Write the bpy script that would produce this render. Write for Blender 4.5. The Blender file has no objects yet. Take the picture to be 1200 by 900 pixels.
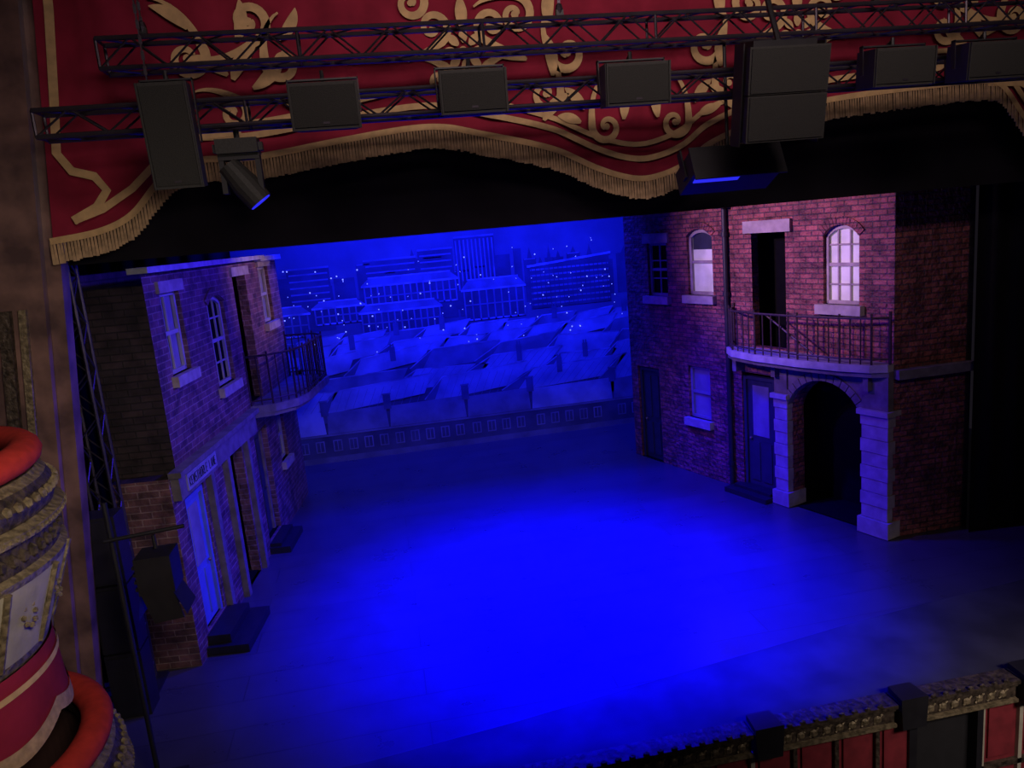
import bpy, bmesh, math, random
from mathutils import Vector, Matrix
random.seed(7)
sc = bpy.context.scene
sc.view_settings.view_transform = 'Standard'
sc.view_settings.look = 'None'
COL = bpy.context.collection

# ------------------------------------------------------------------ materials
def mat(name, col, rough=0.7, metal=0.0, var=0.25, scale=6.0, bump=0.0, emit=None, es=0.0, col2=None, spec=0.5):
    m = bpy.data.materials.new(name); m.use_nodes = True
    nt = m.node_tree; b = nt.nodes['Principled BSDF']
    b.inputs['Roughness'].default_value = rough
    b.inputs['Metallic'].default_value = metal
    b.inputs['Specular IOR Level'].default_value = spec
    tc = nt.nodes.new('ShaderNodeTexCoord')
    nz = nt.nodes.new('ShaderNodeTexNoise'); nz.inputs['Scale'].default_value = scale; nz.inputs['Detail'].default_value = 6
    nt.links.new(tc.outputs['Object'], nz.inputs['Vector'])
    rp = nt.nodes.new('ShaderNodeValToRGB')
    c2 = col2 if col2 else tuple(c * (1 - var) for c in col)
    rp.color_ramp.elements[0].position = 0.35; rp.color_ramp.elements[0].color = (*c2, 1)
    rp.color_ramp.elements[1].position = 0.65; rp.color_ramp.elements[1].color = (*col, 1)
    nt.links.new(nz.outputs['Fac'], rp.inputs['Fac'])
    nt.links.new(rp.outputs['Color'], b.inputs['Base Color'])
    if bump > 0:
        bp = nt.nodes.new('ShaderNodeBump'); bp.inputs['Strength'].default_value = bump; bp.inputs['Distance'].default_value = 0.03
        nt.links.new(nz.outputs['Fac'], bp.inputs['Height']); nt.links.new(bp.outputs['Normal'], b.inputs['Normal'])
    if emit:
        b.inputs['Emission Color'].default_value = (*emit, 1); b.inputs['Emission Strength'].default_value = es
    return m

def brickmat(name, c1, c2, mortar, bw=0.27, rh=0.095, ms=0.012, bump=0.9, lump=1.8, dist=0.055):
    m = bpy.data.materials.new(name); m.use_nodes = True
    nt = m.node_tree; b = nt.nodes['Principled BSDF']; b.inputs['Roughness'].default_value = 0.6
    uv = nt.nodes.new('ShaderNodeTexCoord')
    br = nt.nodes.new('ShaderNodeTexBrick')
    br.inputs['Color1'].default_value = (*c1, 1); br.inputs['Color2'].default_value = (*c2, 1); br.inputs['Mortar'].default_value = (*mortar, 1)
    br.inputs['Scale'].default_value = 1.0; br.inputs['Brick Width'].default_value = bw; br.inputs['Row Height'].default_value = rh
    br.inputs['Mortar Size'].default_value = ms; br.inputs['Mortar Smooth'].default_value = 0.3; br.inputs['Bias'].default_value = 0.1
    nz = nt.nodes.new('ShaderNodeTexNoise'); nz.inputs['Scale'].default_value = 3.5; nz.inputs['Detail'].default_value = 5
    nt.links.new(uv.outputs['UV'], nz.inputs['Vector'])
    nt.links.new(uv.outputs['UV'], br.inputs['Vector'])
    n2 = nt.nodes.new('ShaderNodeTexNoise'); n2.inputs['Scale'].default_value = 11; n2.inputs['Detail'].default_value = 3
    nt.links.new(uv.outputs['UV'], n2.inputs['Vector'])
    rp = nt.nodes.new('ShaderNodeValToRGB')
    rp.color_ramp.elements[0].position = 0.32; rp.color_ramp.elements[0].color = (0.26, 0.24, 0.27, 1)
    rp.color_ramp.elements[1].position = 0.62; rp.color_ramp.elements[1].color = (1.2, 1.12, 1.12, 1)
    nt.links.new(nz.outputs['Fac'], rp.inputs['Fac'])
    mx = nt.nodes.new('ShaderNodeMixRGB'); mx.blend_type = 'MULTIPLY'; mx.inputs['Fac'].default_value = 0.85
    nt.links.new(br.outputs['Color'], mx.inputs['Color1']); nt.links.new(rp.outputs['Color'], mx.inputs['Color2'])
    nt.links.new(mx.outputs['Color'], b.inputs['Base Color'])
    inv = nt.nodes.new('ShaderNodeMath'); inv.operation = 'MULTIPLY_ADD'; inv.inputs[1].default_value = -1.0
    nm = nt.nodes.new('ShaderNodeMath'); nm.operation = 'MULTIPLY'; nm.inputs[1].default_value = lump
    nt.links.new(n2.outputs['Fac'], nm.inputs[0])
    nt.links.new(br.outputs['Fac'], inv.inputs[0]); nt.links.new(nm.outputs[0], inv.inputs[2])
    bp = nt.nodes.new('ShaderNodeBump'); bp.inputs['Strength'].default_value = bump; bp.inputs['Distance'].default_value = dist
    nt.links.new(inv.outputs[0], bp.inputs['Height']); nt.links.new(bp.outputs['Normal'], b.inputs['Normal'])
    return m

M = {}
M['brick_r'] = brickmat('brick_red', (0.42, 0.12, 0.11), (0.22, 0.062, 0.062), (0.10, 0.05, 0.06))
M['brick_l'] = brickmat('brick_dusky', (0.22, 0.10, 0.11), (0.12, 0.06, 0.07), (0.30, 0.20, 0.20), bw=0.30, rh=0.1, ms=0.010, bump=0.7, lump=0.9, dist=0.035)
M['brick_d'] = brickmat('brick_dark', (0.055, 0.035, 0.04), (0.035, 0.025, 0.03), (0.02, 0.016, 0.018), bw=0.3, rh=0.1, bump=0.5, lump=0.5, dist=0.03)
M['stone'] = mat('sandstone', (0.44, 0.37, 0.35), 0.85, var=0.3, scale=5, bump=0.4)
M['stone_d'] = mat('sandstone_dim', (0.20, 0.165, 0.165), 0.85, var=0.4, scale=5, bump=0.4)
M['white'] = mat('window_paint', (0.42, 0.40, 0.40), 0.6, var=0.15)
M['curtain'] = mat('net_curtain', (0.74, 0.72, 0.70), 0.9, var=0.3, scale=2.5, emit=(1, 0.84, 0.80), es=0.10)  # weak emission makes the cloth look lit; no lamp behind it
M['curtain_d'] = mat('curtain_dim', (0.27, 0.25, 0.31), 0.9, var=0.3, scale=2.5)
M['void'] = mat('doorway_dark', (0.004, 0.004, 0.005), 0.95, spec=0.1)  # near-black colour stands in for shade inside doorways and behind panes
M['door'] = mat('door_paint_dark', (0.035, 0.04, 0.06), 0.5)
M['doorblue'] = mat('door_paint_blue', (0.14, 0.20, 0.48), 0.5, var=0.15)
M['iron'] = mat('wrought_iron', (0.07, 0.04, 0.04), 0.5, metal=0.4, var=0.5, scale=20)
M['blackiron'] = mat('black_steel', (0.022, 0.020, 0.025), 0.5, metal=0.2)
M['truss'] = mat('truss_alloy', (0.085, 0.07, 0.09), 0.42, metal=0.75)
M['speaker'] = mat('speaker_case', (0.034, 0.032, 0.030), 0.65, bump=0.1, scale=40)
M['grille'] = mat('speaker_grille', (0.030, 0.029, 0.026), 0.8, bump=0.4, scale=120)
M['blackcloth'] = mat('black_serge', (0.016, 0.013, 0.018), 0.95, scale=2, spec=0.1)
M['darkcloth'] = mat('black_leg_serge', (0.014, 0.012, 0.016), 0.95, scale=2, spec=0.1)
M['red'] = mat('red_velvet', (0.33, 0.020, 0.050), 0.9, var=0.35, scale=2.2, bump=0.15, spec=0.2)
M['redplush'] = mat('red_plush', (0.55, 0.040, 0.03), 0.85, var=0.25, scale=9, bump=0.2, spec=0.2)
M['gold'] = mat('gold_applique', (0.72, 0.46, 0.21), 0.75, var=0.25, scale=8)
M['fringe'] = mat('gold_fringe', (0.58, 0.38, 0.21), 0.8, var=0.35, scale=14)
M['gilt'] = mat('gilt_plaster', (0.34, 0.26, 0.15), 0.5, metal=0.35, var=0.6, scale=18, bump=0.8)
M['giltdark'] = mat('gilt_plaster_tarnished', (0.12, 0.085, 0.06), 0.55, metal=0.3, var=0.75, scale=16, bump=1.0)
M['cream'] = mat('cream_plaster', (0.50, 0.44, 0.33), 0.7, var=0.25, scale=5)
M['marble'] = mat('brown_marble', (0.26, 0.145, 0.12), 0.3, scale=2.6, col2=(0.10, 0.058, 0.055))
M['greyfloor'] = mat('apron_grey', (0.055, 0.052, 0.058), 0.8, var=0.4, scale=1.5, spec=0.2)
M['pit'] = mat('pit_dark', (0.012, 0.010, 0.012), 0.9)
M['redpanel'] = mat('red_panel', (0.26, 0.022, 0.032), 0.7, var=0.3)
M['lens'] = mat('lamp_lens', (0.02, 0.02, 0.2), 0.2, emit=(0.03, 0.03, 1.0), es=0.8)
M['sign'] = mat('street_sign_plate', (0.34, 0.34, 0.36), 0.6)
M['signtext'] = mat('street_sign_lettering', (0.02, 0.02, 0.03), 0.6)
M['house_wall'] = mat('auditorium_wall', (0.10, 0.045, 0.04), 0.7, scale=1.5)
M['ledge'] = mat('ledge_paint', (0.50, 0.50, 0.56), 0.7, var=0.3)
M['bd_sky'] = mat('backdrop_sky', (0.13, 0.13, 0.16), 0.9, var=0.35, scale=0.8)
M['bd_dark'] = mat('backdrop_dark', (0.075, 0.075, 0.10), 0.9, var=0.4, scale=1.6)
M['bd_mid'] = mat('backdrop_mid', (0.20, 0.20, 0.24), 0.9, var=0.4, scale=1.8)
M['bd_gable'] = mat('backdrop_gable', (0.13, 0.13, 0.17), 0.9, var=0.4, scale=1.8)
M['bd_pale'] = mat('backdrop_pale', (0.38, 0.39, 0.44), 0.9, var=0.45, scale=1.3)
M['bd_line'] = mat('backdrop_line', (0.42, 0.42, 0.48), 0.9, var=0.6, scale=2.5)
M['bulb'] = mat('fairy_bulb', (0.5, 0.6, 1), 0.5, emit=(0.22, 0.28, 1.0), es=1.7)

def floormat():
    m = bpy.data.materials.new('stage_boards'); m.use_nodes = True
    nt = m.node_tree; b = nt.nodes['Principled BSDF']
    tc = nt.nodes.new('ShaderNodeTexCoord')
    br = nt.nodes.new('ShaderNodeTexBrick'); br.inputs['Scale'].default_value = 1
    br.inputs['Brick Width'].default_value = 4.8; br.inputs['Row Height'].default_value = 0.61
    br.inputs['Mortar Size'].default_value = 0.007
    br.inputs['Color1'].default_value = (0.068, 0.062, 0.078, 1); br.inputs['Color2'].default_value = (0.060, 0.055, 0.070, 1); br.inputs['Mortar'].default_value = (0.036, 0.032, 0.042, 1)
    nt.links.new(tc.outputs['Object'], br.inputs['Vector'])
    nz = nt.nodes.new('ShaderNodeTexNoise'); nz.inputs['Scale'].default_value = 1.4; nz.inputs['Detail'].default_value = 9; nz.inputs['Roughness'].default_value = 0.65
    nt.links.new(tc.outputs['Object'], nz.inputs['Vector'])
    rp = nt.nodes.new('ShaderNodeValToRGB')
    rp.color_ramp.elements[0].position = 0.3; rp.color_ramp.elements[0].color = (0.68, 0.68, 0.68, 1)
    rp.color_ramp.elements[1].position = 0.7; rp.color_ramp.elements[1].color = (1, 1, 1, 1)
    nt.links.new(nz.outputs['Fac'], rp.inputs['Fac'])
    mx = nt.nodes.new('ShaderNodeMixRGB'); mx.blend_type = 'MULTIPLY'; mx.inputs['Fac'].default_value = 0.7
    nt.links.new(br.outputs['Color'], mx.inputs['Color1']); nt.links.new(rp.outputs['Color'], mx.inputs['Color2'])
    nt.links.new(mx.outputs['Color'], b.inputs['Base Color'])
    mr = nt.nodes.new('ShaderNodeMapRange'); mr.inputs['To Min'].default_value = 0.20; mr.inputs['To Max'].default_value = 0.40
    nt.links.new(nz.outputs['Fac'], mr.inputs['Value']); nt.links.new(mr.outputs['Result'], b.inputs['Roughness'])
    return m
M['floor'] = floormat()

# ------------------------------------------------------------------ builder
def group(name, origin=(0, 0, 0)):
    e = bpy.data.objects.new(name, None); e.location = origin; e.empty_display_size = 0.3
    COL.objects.link(e); return e

class B:
    """mesh part; local coords (s,d,z) are mapped by frame to world metres"""
    def __init__(self, frame=None):
        self.f = frame or (lambda s, d, z: Vector((s, d, z)))
        self.v = []; self.faces = []; self.mi = []; self.uv = []; self.mats = []
    def m(self, k):
        if k not in self.mats: self.mats.append(k)
        return self.mats.index(k)
    def poly(self, pts, k):
        pts = [Vector(p) for p in pts]
        n = Vector((0, 0, 0))
        for i in range(len(pts)):
            a, b = pts[i], pts[(i + 1) % len(pts)]
            n += a.cross(b)
        ax = max(range(3), key=lambda i: abs(n[i]))
        i0 = len(self.v)
        for p in pts:
            self.v.append(self.f(*p))
        self.faces.append(list(range(i0, i0 + len(pts)))); self.mi.append(self.m(k))
        if ax == 1: self.uv.append([(p[0], p[2]) for p in pts])
        elif ax == 0: self.uv.append([(p[1], p[2]) for p in pts])
        else: self.uv.append([(p[0], p[1]) for p in pts])
    def box(self, s0, s1, d0, d1, z0, z1, k, top=None):
        c = [(s0, d0, z0), (s1, d0, z0), (s1, d1, z0), (s0, d1, z0), (s0, d0, z1), (s1, d0, z1), (s1, d1, z1), (s0, d1, z1)]
        for f in ((0, 1, 2, 3), (4, 7, 6, 5), (0, 4, 5, 1), (1, 5, 6, 2), (2, 6, 7, 3), (3, 7, 4, 0)):
            self.poly([c[i] for i in f], k)
    def prism(self, pts2, d0, d1, k):
        a = [(p[0], d0, p[1]) for p in pts2]; b = [(p[0], d1, p[1]) for p in pts2]
        self.poly(a, k); self.poly(b[::-1], k)
        n = len(a)
        for i in range(n):
            j = (i + 1) % n
            self.poly([a[i], b[i], b[j], a[j]], k)
    def slab(self, pts2, z0, z1, k):
        a = [(p[0], p[1], z0) for p in pts2]; b = [(p[0], p[1], z1) for p in pts2]
        self.poly(a, k); self.poly(b[::-1], k)
        n = len(a)
        for i in range(n):
            j = (i + 1) % n
            self.poly([a[i], b[i], b[j], a[j]], k)
    def rod(self, p, q, r, k, n=6, r2=None):
        p = Vector(p); q = Vector(q); r2 = r if r2 is None else r2
        ax = (q - p)
        if ax.length < 1e-6: return
        ax.normalize()
        t = Vector((0, 0, 1)) if abs(ax.z) < 0.9 else Vector((1, 0, 0))
        u = ax.cross(t).normalized(); w = ax.cross(u)
        A = []; C = []
        for i in range(n):
            a = 2 * math.pi * i / n
            dv = u * math.cos(a) + w * math.sin(a)
            A.append(p + dv * r); C.append(q + dv * r2)
        for i in range(n):
            j = (i + 1) % n
            self.poly([A[i], A[j], C[j], C[i]], k)
        self.poly(A[::-1], k); self.poly(C, k)
    def ribbon(self, pts, widths, d, k, th=0.012):
        L = []; R = []
        for i, p in enumerate(pts):
            a = pts[max(i - 1, 0)]; b = pts[min(i + 1, len(pts) - 1)]
            tx, tz = b[0] - a[0], b[1] - a[1]
            l = math.hypot(tx, tz) or 1
            nx, nz = -tz / l, tx / l
            w = widths[i] / 2
            L.append((p[0] + nx * w, p[1] + nz * w)); R.append((p[0] - nx * w, p[1] - nz * w))
        for i in range(len(pts) - 1):
            self.poly([(L[i][0], d, L[i][1]), (L[i + 1][0], d, L[i + 1][1]), (R[i + 1][0], d, R[i + 1][1]), (R[i][0], d, R[i][1])], k)
    def lathe(self, cx, cy, prof, k, a0=0, a1=360, n=48):
        for i in range(len(prof) - 1):
            r0, z0 = prof[i][:2]; r1, z1 = prof[i + 1][:2]
            kk = prof[i][2] if len(prof[i]) > 2 else k
            for j in range(n):
                t0 = math.radians(a0 + (a1 - a0) * j / n); t1 = math.radians(a0 + (a1 - a0) * (j + 1) / n)
                self.poly([(cx + r0 * math.cos(t0), cy + r0 * math.sin(t0), z0), (cx + r0 * math.cos(t1), cy + r0 * math.sin(t1), z0),
                           (cx + r1 * math.cos(t1), cy + r1 * math.sin(t1), z1), (cx + r1 * math.cos(t0), cy + r1 * math.sin(t0), z1)], kk)
    def ball(self, c, r, k, sx=1, sy=1, sz=1, n=8):
        c = Vector(c)
        for i in range(n // 2):
            p0 = math.pi * i / (n // 2) - math.pi / 2; p1 = math.pi * (i + 1) / (n // 2) - math.pi / 2
            for j in range(n):
                t0 = 2 * math.pi * j / n; t1 = 2 * math.pi * (j + 1) / n
                f = lambda p, t: (c.x + r * sx * math.cos(p) * math.cos(t), c.y + r * sy * math.cos(p) * math.sin(t), c.z + r * sz * math.sin(p))
                q = [f(p0, t0), f(p0, t1), f(p1, t1), f(p1, t0)]
                if i == 0: q = [q[0], q[2], q[3]]
                elif i == n // 2 - 1: q = [q[0], q[1], q[2]]
                self.poly(q, k)
    def done(self, name, parent=None, smooth=False, origin=None):
        if parent is not None: o0 = Vector(parent.location)
        else: o0 = Vector(origin) if origin else Vector((0, 0, 0))
        me = bpy.data.meshes.new(name)
        me.from_pydata([v - o0 for v in self.v], [], self.faces)
        for k in self.mats: me.materials.append(M[k])
        uvl = me.uv_layers.new(name='UVMap')
        for p in me.polygons:
            p.material_index = self.mi[p.index]
            for li, uvc in zip(p.loop_indices, self.uv[p.index]): uvl.data[li].uv = uvc
        bm = bmesh.new(); bm.from_mesh(me)
        bmesh.ops.remove_doubles(bm, verts=bm.verts, dist=0.0004)
        bmesh.ops.recalc_face_normals(bm, faces=bm.faces)
        if smooth:
            for f in bm.faces: f.smooth = True
        bm.to_mesh(me); bm.free()
        ob = bpy.data.objects.new(name, me); COL.objects.link(ob)
        if parent is not None: ob.parent = parent
        else: ob.location = o0
        return ob

def wall(b, s0, s1, z0, z1, holes, k, d=0.0, th=0.18):
    """holes: (sa,sb,za,zb,rise)"""
    S = sorted(set([s0, s1] + [h[0] for h in holes] + [h[1] for h in holes]))
    Z = sorted(set([z0, z1] + [h[2] for h in holes] + [h[3] for h in holes]))
    S = [x for x in S if s0 - 1e-6 <= x <= s1 + 1e-6]; Z = [x for x in Z if z0 - 1e-6 <= x <= z1 + 1e-6]
    for i in range(len(S) - 1):
        for j in range(len(Z) - 1):
            cs, cz = (S[i] + S[i + 1]) / 2, (Z[j] + Z[j + 1]) / 2
            if any(h[0] < cs < h[1] and h[2] < cz < h[3] for h in holes): continue
            b.poly([(S[i], d, Z[j]), (S[i + 1], d, Z[j]), (S[i + 1], d, Z[j + 1]), (S[i], d, Z[j + 1])], k)
    for h in holes:
        sa, sb, za, zb, rise = h
        zs = zb - rise
        b.poly([(sa, d, za), (sa, d - th, za), (sa, d - th, zs), (sa, d, zs)], k)
        b.poly([(sb, d, za), (sb, d - th, za), (sb, d - th, zs), (sb, d, zs)], k)
        b.poly([(sa, d, za), (sb, d, za), (sb, d - th, za), (sa, d - th, za)], k)
        if rise <= 0:
            b.poly([(sa, d, zb), (sb, d, zb), (sb, d - th, zb), (sa, d - th, zb)], k)
        else:
            N = 14; pts = arc(sa, sb, zs, rise, N)
            for i in range(N):
                p, q = pts[i], pts[i + 1]
                b.poly([(p[0], d, p[1]), (q[0], d, q[1]), (q[0], d, zb), (p[0], d, zb)], k)
                b.poly([(p[0], d, p[1]), (q[0], d, q[1]), (q[0], d - th, q[1]), (p[0], d - th, p[1])], k)

def arc(sa, sb, zs, rise, N=14):
    w = (sb - sa) / 2; c = (sa + sb) / 2
    R = (w * w + rise * rise) / (2 * rise); zc = zs + rise - R
    a = math.asin(min(1, w / R))
    if rise > w: a = math.pi / 2
    return [(c + R * math.sin(-a + 2 * a * i / N), zc + R * math.cos(-a + 2 * a * i / N)) for i in range(N + 1)]

def voussoir(b, sa, sb, zs, rise, k, d=0.03, w=0.14, N=14):
    pts = arc(sa, sb, zs, rise, N)
    c = ((sa + sb) / 2, zs - 0.3)
    out = []
    for p in pts:
        v = (p[0] - c[0], p[1] - c[1]); l = math.hypot(*v); out.append((p[0] + v[0] / l * w, p[1] + v[1] / l * w))
    for i in range(N):
        a, e = 0.06, 0.94
        L = lambda u, v, t: (u[0] + (v[0] - u[0]) * t, u[1] + (v[1] - u[1]) * t)
        b.prism([L(pts[i], pts[i + 1], a), L(pts[i], pts[i + 1], e), L(out[i], out[i + 1], e), L(out[i], out[i + 1], a)], 0.0, d, k)

def window(b, sa, sb, za, zb, rise=0, d=-0.10, pane='curtain', nx=2, nz=2, fr=0.06, frk='white', darktop=0.0):
    if rise > 0:
        top = arc(sa, sb, zb - rise, rise)
        b.poly([(sa, d - 0.03, za), (sb, d - 0.03, za)] + [(p[0], d - 0.03, p[1]) for p in top[::-1]], pane)
        for i in range(len(top) - 1):
            p, q = top[i], top[i + 1]
            b.prism([(p[0], p[1] - fr * 1.2), (q[0], q[1] - fr * 1.2), q, p], d - 0.02, d + 0.03, frk)
    else:
        b.poly([(sa, d - 0.03, za), (sb, d - 0.03, za), (sb, d - 0.03, zb), (sa, d - 0.03, zb)], pane)
        b.box(sa, sb, d - 0.02, d + 0.03, zb - fr, zb, frk)
    if darktop:
        b.poly([(sa + fr, d - 0.026, zb - rise - darktop), (sb - fr, d - 0.026, zb - rise - darktop), (sb - fr, d - 0.026, zb - rise * .5), (sa + fr, d - 0.026, zb - rise * .5)], 'door')
    b.box(sa, sa + fr, d - 0.02, d + 0.03, za, zb - rise, frk)
    b.box(sb - fr, sb, d - 0.02, d + 0.03, za, zb - rise, frk)
    b.box(sa, sb, d - 0.02, d + 0.03, za, za + fr, frk)
    zm = (za + zb) / 2
    b.box(sa, sb, d - 0.02, d + 0.02, zm - 0.03, zm + 0.03, frk)
    for i in range(1, nx):
        s = sa + (sb - sa) * i / nx
        b.box(s - 0.014, s + 0.014, d - 0.02, d + 0.01, za, zb - fr * 0.8, frk)
    for j in range(1, nz):
        z = za + (zb - za) * j / nz
        b.box(sa, sb, d - 0.02, d + 0.01, z - 0.013, z + 0.013, frk)

def paneldoor(b, sa, sb, za, zb, d, k, glass=None, frk='white'):
    b.box(sa, sb, d - 0.05, d, za, zb, k)
    w = sb - sa
    zs = [za + 0.12, za + (zb - za) * 0.42, za + (zb - za) * 0.48, zb - 0.12]
    for (p, q) in ((sa + 0.08, sa + w / 2 - 0.04), (sa + w / 2 + 0.04, sb - 0.08)):
        b.box(p, q, d, d + 0.02, zs[0], zs[1], k)
        if not glass: b.box(p, q, d, d + 0.02, zs[2], zs[3], k)
    if glass:
        b.box(sa + 0.14, sb - 0.14, d, d + 0.012, zs[2], zs[3], glass)
    b.ball((sb - 0.09, d + 0.04, za + (zb - za) * 0.45), 0.03, 'gilt')
    b.box(sa - 0.07, sa, d - 0.06, d + 0.05, za, zb + 0.07, frk); b.box(sb, sb + 0.07, d - 0.06, d + 0.05, za, zb + 0.07, frk)
    b.box(sa, sb, d - 0.06, d + 0.05, zb, zb + 0.07, frk)

def railing(b, path, z0, h, k='iron', step=0.11, r=0.013):
    for i in range(len(path) - 1):
        p, q = path[i], path[i + 1]
        for zz, rr in ((z0 + h, 0.022), (z0 + 0.09, 0.016)):
            b.rod((p[0], p[1], zz), (q[0], q[1], zz), rr, k)
        L = math.hypot(q[0] - p[0], q[1] - p[1]); n = max(1, int(L / step))
        for j in range(n):
            t = j / n
            x, y = p[0] + (q[0] - p[0]) * t, p[1] + (q[1] - p[1]) * t
            b.rod((x, y, z0), (x, y, z0 + h + (0.07 if j % 4 == 0 else 0)), r if j % 4 else r * 1.5, k, n=5)
    for p in (path[0], path[-1]):
        b.rod((p[0], p[1], z0), (p[0], p[1], z0 + h + 0.10), 0.025, k)

# ================================================================== LEFT HOUSE
aL = math.radians(7); OL = Vector((-3.15, 10.89, 0))
tL = Vector((math.sin(aL), math.cos(aL), 0)); nL = Vector((math.cos(aL), -math.sin(aL), 0))
FL = lambda s, d, z: OL + tL * s + nL * d + Vector((0, 0, z))
house = group('brick_terraced_house', OL)
b = B(FL)
up = [(0.80, 1.55, 4.15, 5.35, 0), (2.65, 3.55, 3.60, 5.15, 0.14), (4.25, 5.10, 2.95, 5.40, 0), (6.05, 6.85, 4.32, 5.50, 0)]
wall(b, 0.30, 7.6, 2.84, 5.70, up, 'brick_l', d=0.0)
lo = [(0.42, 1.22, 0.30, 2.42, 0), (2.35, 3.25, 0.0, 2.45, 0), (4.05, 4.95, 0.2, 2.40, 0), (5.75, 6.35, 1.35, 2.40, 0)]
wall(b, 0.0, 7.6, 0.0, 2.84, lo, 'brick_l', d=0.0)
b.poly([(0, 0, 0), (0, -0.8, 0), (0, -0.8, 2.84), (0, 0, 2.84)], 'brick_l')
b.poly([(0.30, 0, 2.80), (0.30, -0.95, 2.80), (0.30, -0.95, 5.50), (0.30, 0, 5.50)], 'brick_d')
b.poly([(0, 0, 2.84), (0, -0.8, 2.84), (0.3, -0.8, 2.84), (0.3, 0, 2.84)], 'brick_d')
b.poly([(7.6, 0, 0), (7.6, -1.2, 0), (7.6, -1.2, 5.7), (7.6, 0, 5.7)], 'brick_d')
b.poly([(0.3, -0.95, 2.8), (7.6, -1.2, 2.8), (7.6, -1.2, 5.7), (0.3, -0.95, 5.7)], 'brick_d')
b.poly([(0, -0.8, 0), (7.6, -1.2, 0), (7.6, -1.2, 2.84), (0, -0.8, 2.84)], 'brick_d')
b.done('brick_walls', house)
b = B(FL)
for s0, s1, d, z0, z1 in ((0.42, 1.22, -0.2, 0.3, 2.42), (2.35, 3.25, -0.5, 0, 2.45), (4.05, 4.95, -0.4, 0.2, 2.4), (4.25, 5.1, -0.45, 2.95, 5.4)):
    b.poly([(s0 - .1, d, z0), (s1 + .1, d, z0), (s1 + .1, d, z1 + .1), (s0 - .1, d, z1 + .1)], 'void')  # dark sheets painted as the shade inside the openings
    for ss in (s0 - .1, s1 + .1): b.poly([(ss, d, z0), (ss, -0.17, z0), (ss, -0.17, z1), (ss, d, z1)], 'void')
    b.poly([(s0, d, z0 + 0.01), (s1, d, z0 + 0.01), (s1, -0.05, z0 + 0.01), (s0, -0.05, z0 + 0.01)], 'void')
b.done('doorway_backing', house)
b = B(FL)
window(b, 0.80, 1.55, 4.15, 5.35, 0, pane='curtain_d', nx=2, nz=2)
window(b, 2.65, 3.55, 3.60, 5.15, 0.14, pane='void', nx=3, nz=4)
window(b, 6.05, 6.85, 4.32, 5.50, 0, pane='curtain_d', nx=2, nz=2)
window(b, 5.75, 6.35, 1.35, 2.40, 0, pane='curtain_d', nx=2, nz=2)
b.done('sash_windows', house)
b = B(FL)
for s0, s1, z in ((0.72, 1.63, 4.15), (2.57, 3.63, 3.60), (5.97, 6.93, 4.32), (5.68, 6.42, 1.35)):
    b.box(s0, s1, -0.1, 0.10, z - 0.16, z, 'stone')
for s0, s1, z in ((4.12, 5.22, 5.40), (5.95, 6.95, 5.50), (0.70, 1.65, 5.35), (5.68, 6.42, 2.4)):
    b.box(s0, s1, -0.02, 0.05, z, z + 0.17, 'stone')
voussoir(b, 2.65, 3.55, 5.01, 0.14, 'brick_l')
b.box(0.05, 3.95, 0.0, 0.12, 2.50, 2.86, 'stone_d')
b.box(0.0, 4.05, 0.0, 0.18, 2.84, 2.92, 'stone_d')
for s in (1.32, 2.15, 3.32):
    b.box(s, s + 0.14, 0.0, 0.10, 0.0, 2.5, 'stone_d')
b.done('stone_trim', house)
b = B(FL)
b.box(0.0, 5.9, -0.05, 0.22, 5.66, 5.74, 'ledge'); b.box(5.9, 7.6, -0.05, 0.14, 5.62, 5.72, 'ledge')
b.done('roof_ledge', house)
b = B(FL)
b.box(0.30, 1.55, 0.12, 0.14, 2.56, 2.80, 'sign')
LET = {'L': [(0, 0, 0, 1), (0, 0, 1, 0)], 'A': [(0, 0, .5, 1), (.5, 1, 1, 0), (.2, .4, .8, .4)], 'N': [(0, 0, 0, 1), (0, 1, 1, 0), (1, 0, 1, 1)],
       'E': [(0, 0, 0, 1), (0, 1, 1, 1), (0, .5, .8, .5), (0, 0, 1, 0)], 'O': [(0, 0, 0, 1), (0, 1, 1, 1), (1, 1, 1, 0), (1, 0, 0, 0)],
       'K': [(0, 0, 0, 1), (0, .5, 1, 1), (0, .5, 1, 0)], 'T': [(.5, 0, .5, 1), (0, 1, 1, 1)], 'H': [(0, 0, 0, 1), (1, 0, 1, 1), (0, .5, 1, .5)],
       'R': [(0, 0, 0, 1), (0, 1, 1, 1), (1, 1, 1, .5), (1, .5, 0, .5), (.3, .5, 1, 0)], 'S': [(0, 0, 1, 0), (1, 0, 1, .5), (1, .5, 0, .5), (0, .5, 0, 1), (0, 1, 1, 1)], ' ': []}
txt = 'KENSTHORLE LANE'
for i, ch in enumerate(txt):
    s = 0.36 + i * 0.077
    for (a, c, e, g) in LET[ch]:
        p = (s + 0.05 * a, 2.61 + 0.13 * c); q = (s + 0.05 * e, 2.61 + 0.13 * g)
        b.rod((p[0], 0.142, p[1]), (q[0], 0.142, q[1]), 0.007, 'signtext', n=4)
b.done('street_name_sign', house)
b = B(FL); paneldoor(b, 0.50, 1.15, 0.30, 2.30, -0.08, 'doorblue', glass='curtain_d', frk='doorblue'); b.done('blue_front_door', house)
b = B(FL); paneldoor(b, 4.15, 4.85, 0.2, 2.3, -0.15, 'door', frk='stone_d'); b.done('far_front_door', house)
b = B(FL)
b.box(0.25, 1.45, 0.0, 0.62, 0.0, 0.13, 'blackiron'); b.box(0.35, 1.35, 0.0, 0.34, 0.13, 0.27, 'blackiron')
b.box(3.95, 5.05, 0.0, 0.40, 0.0, 0.13, 'blackiron'); b.box(4.0, 5.0, 0.0, 0.22, 0.13, 0.2, 'blackiron')
b.done('door_steps', house)
b = B(FL)
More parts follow.
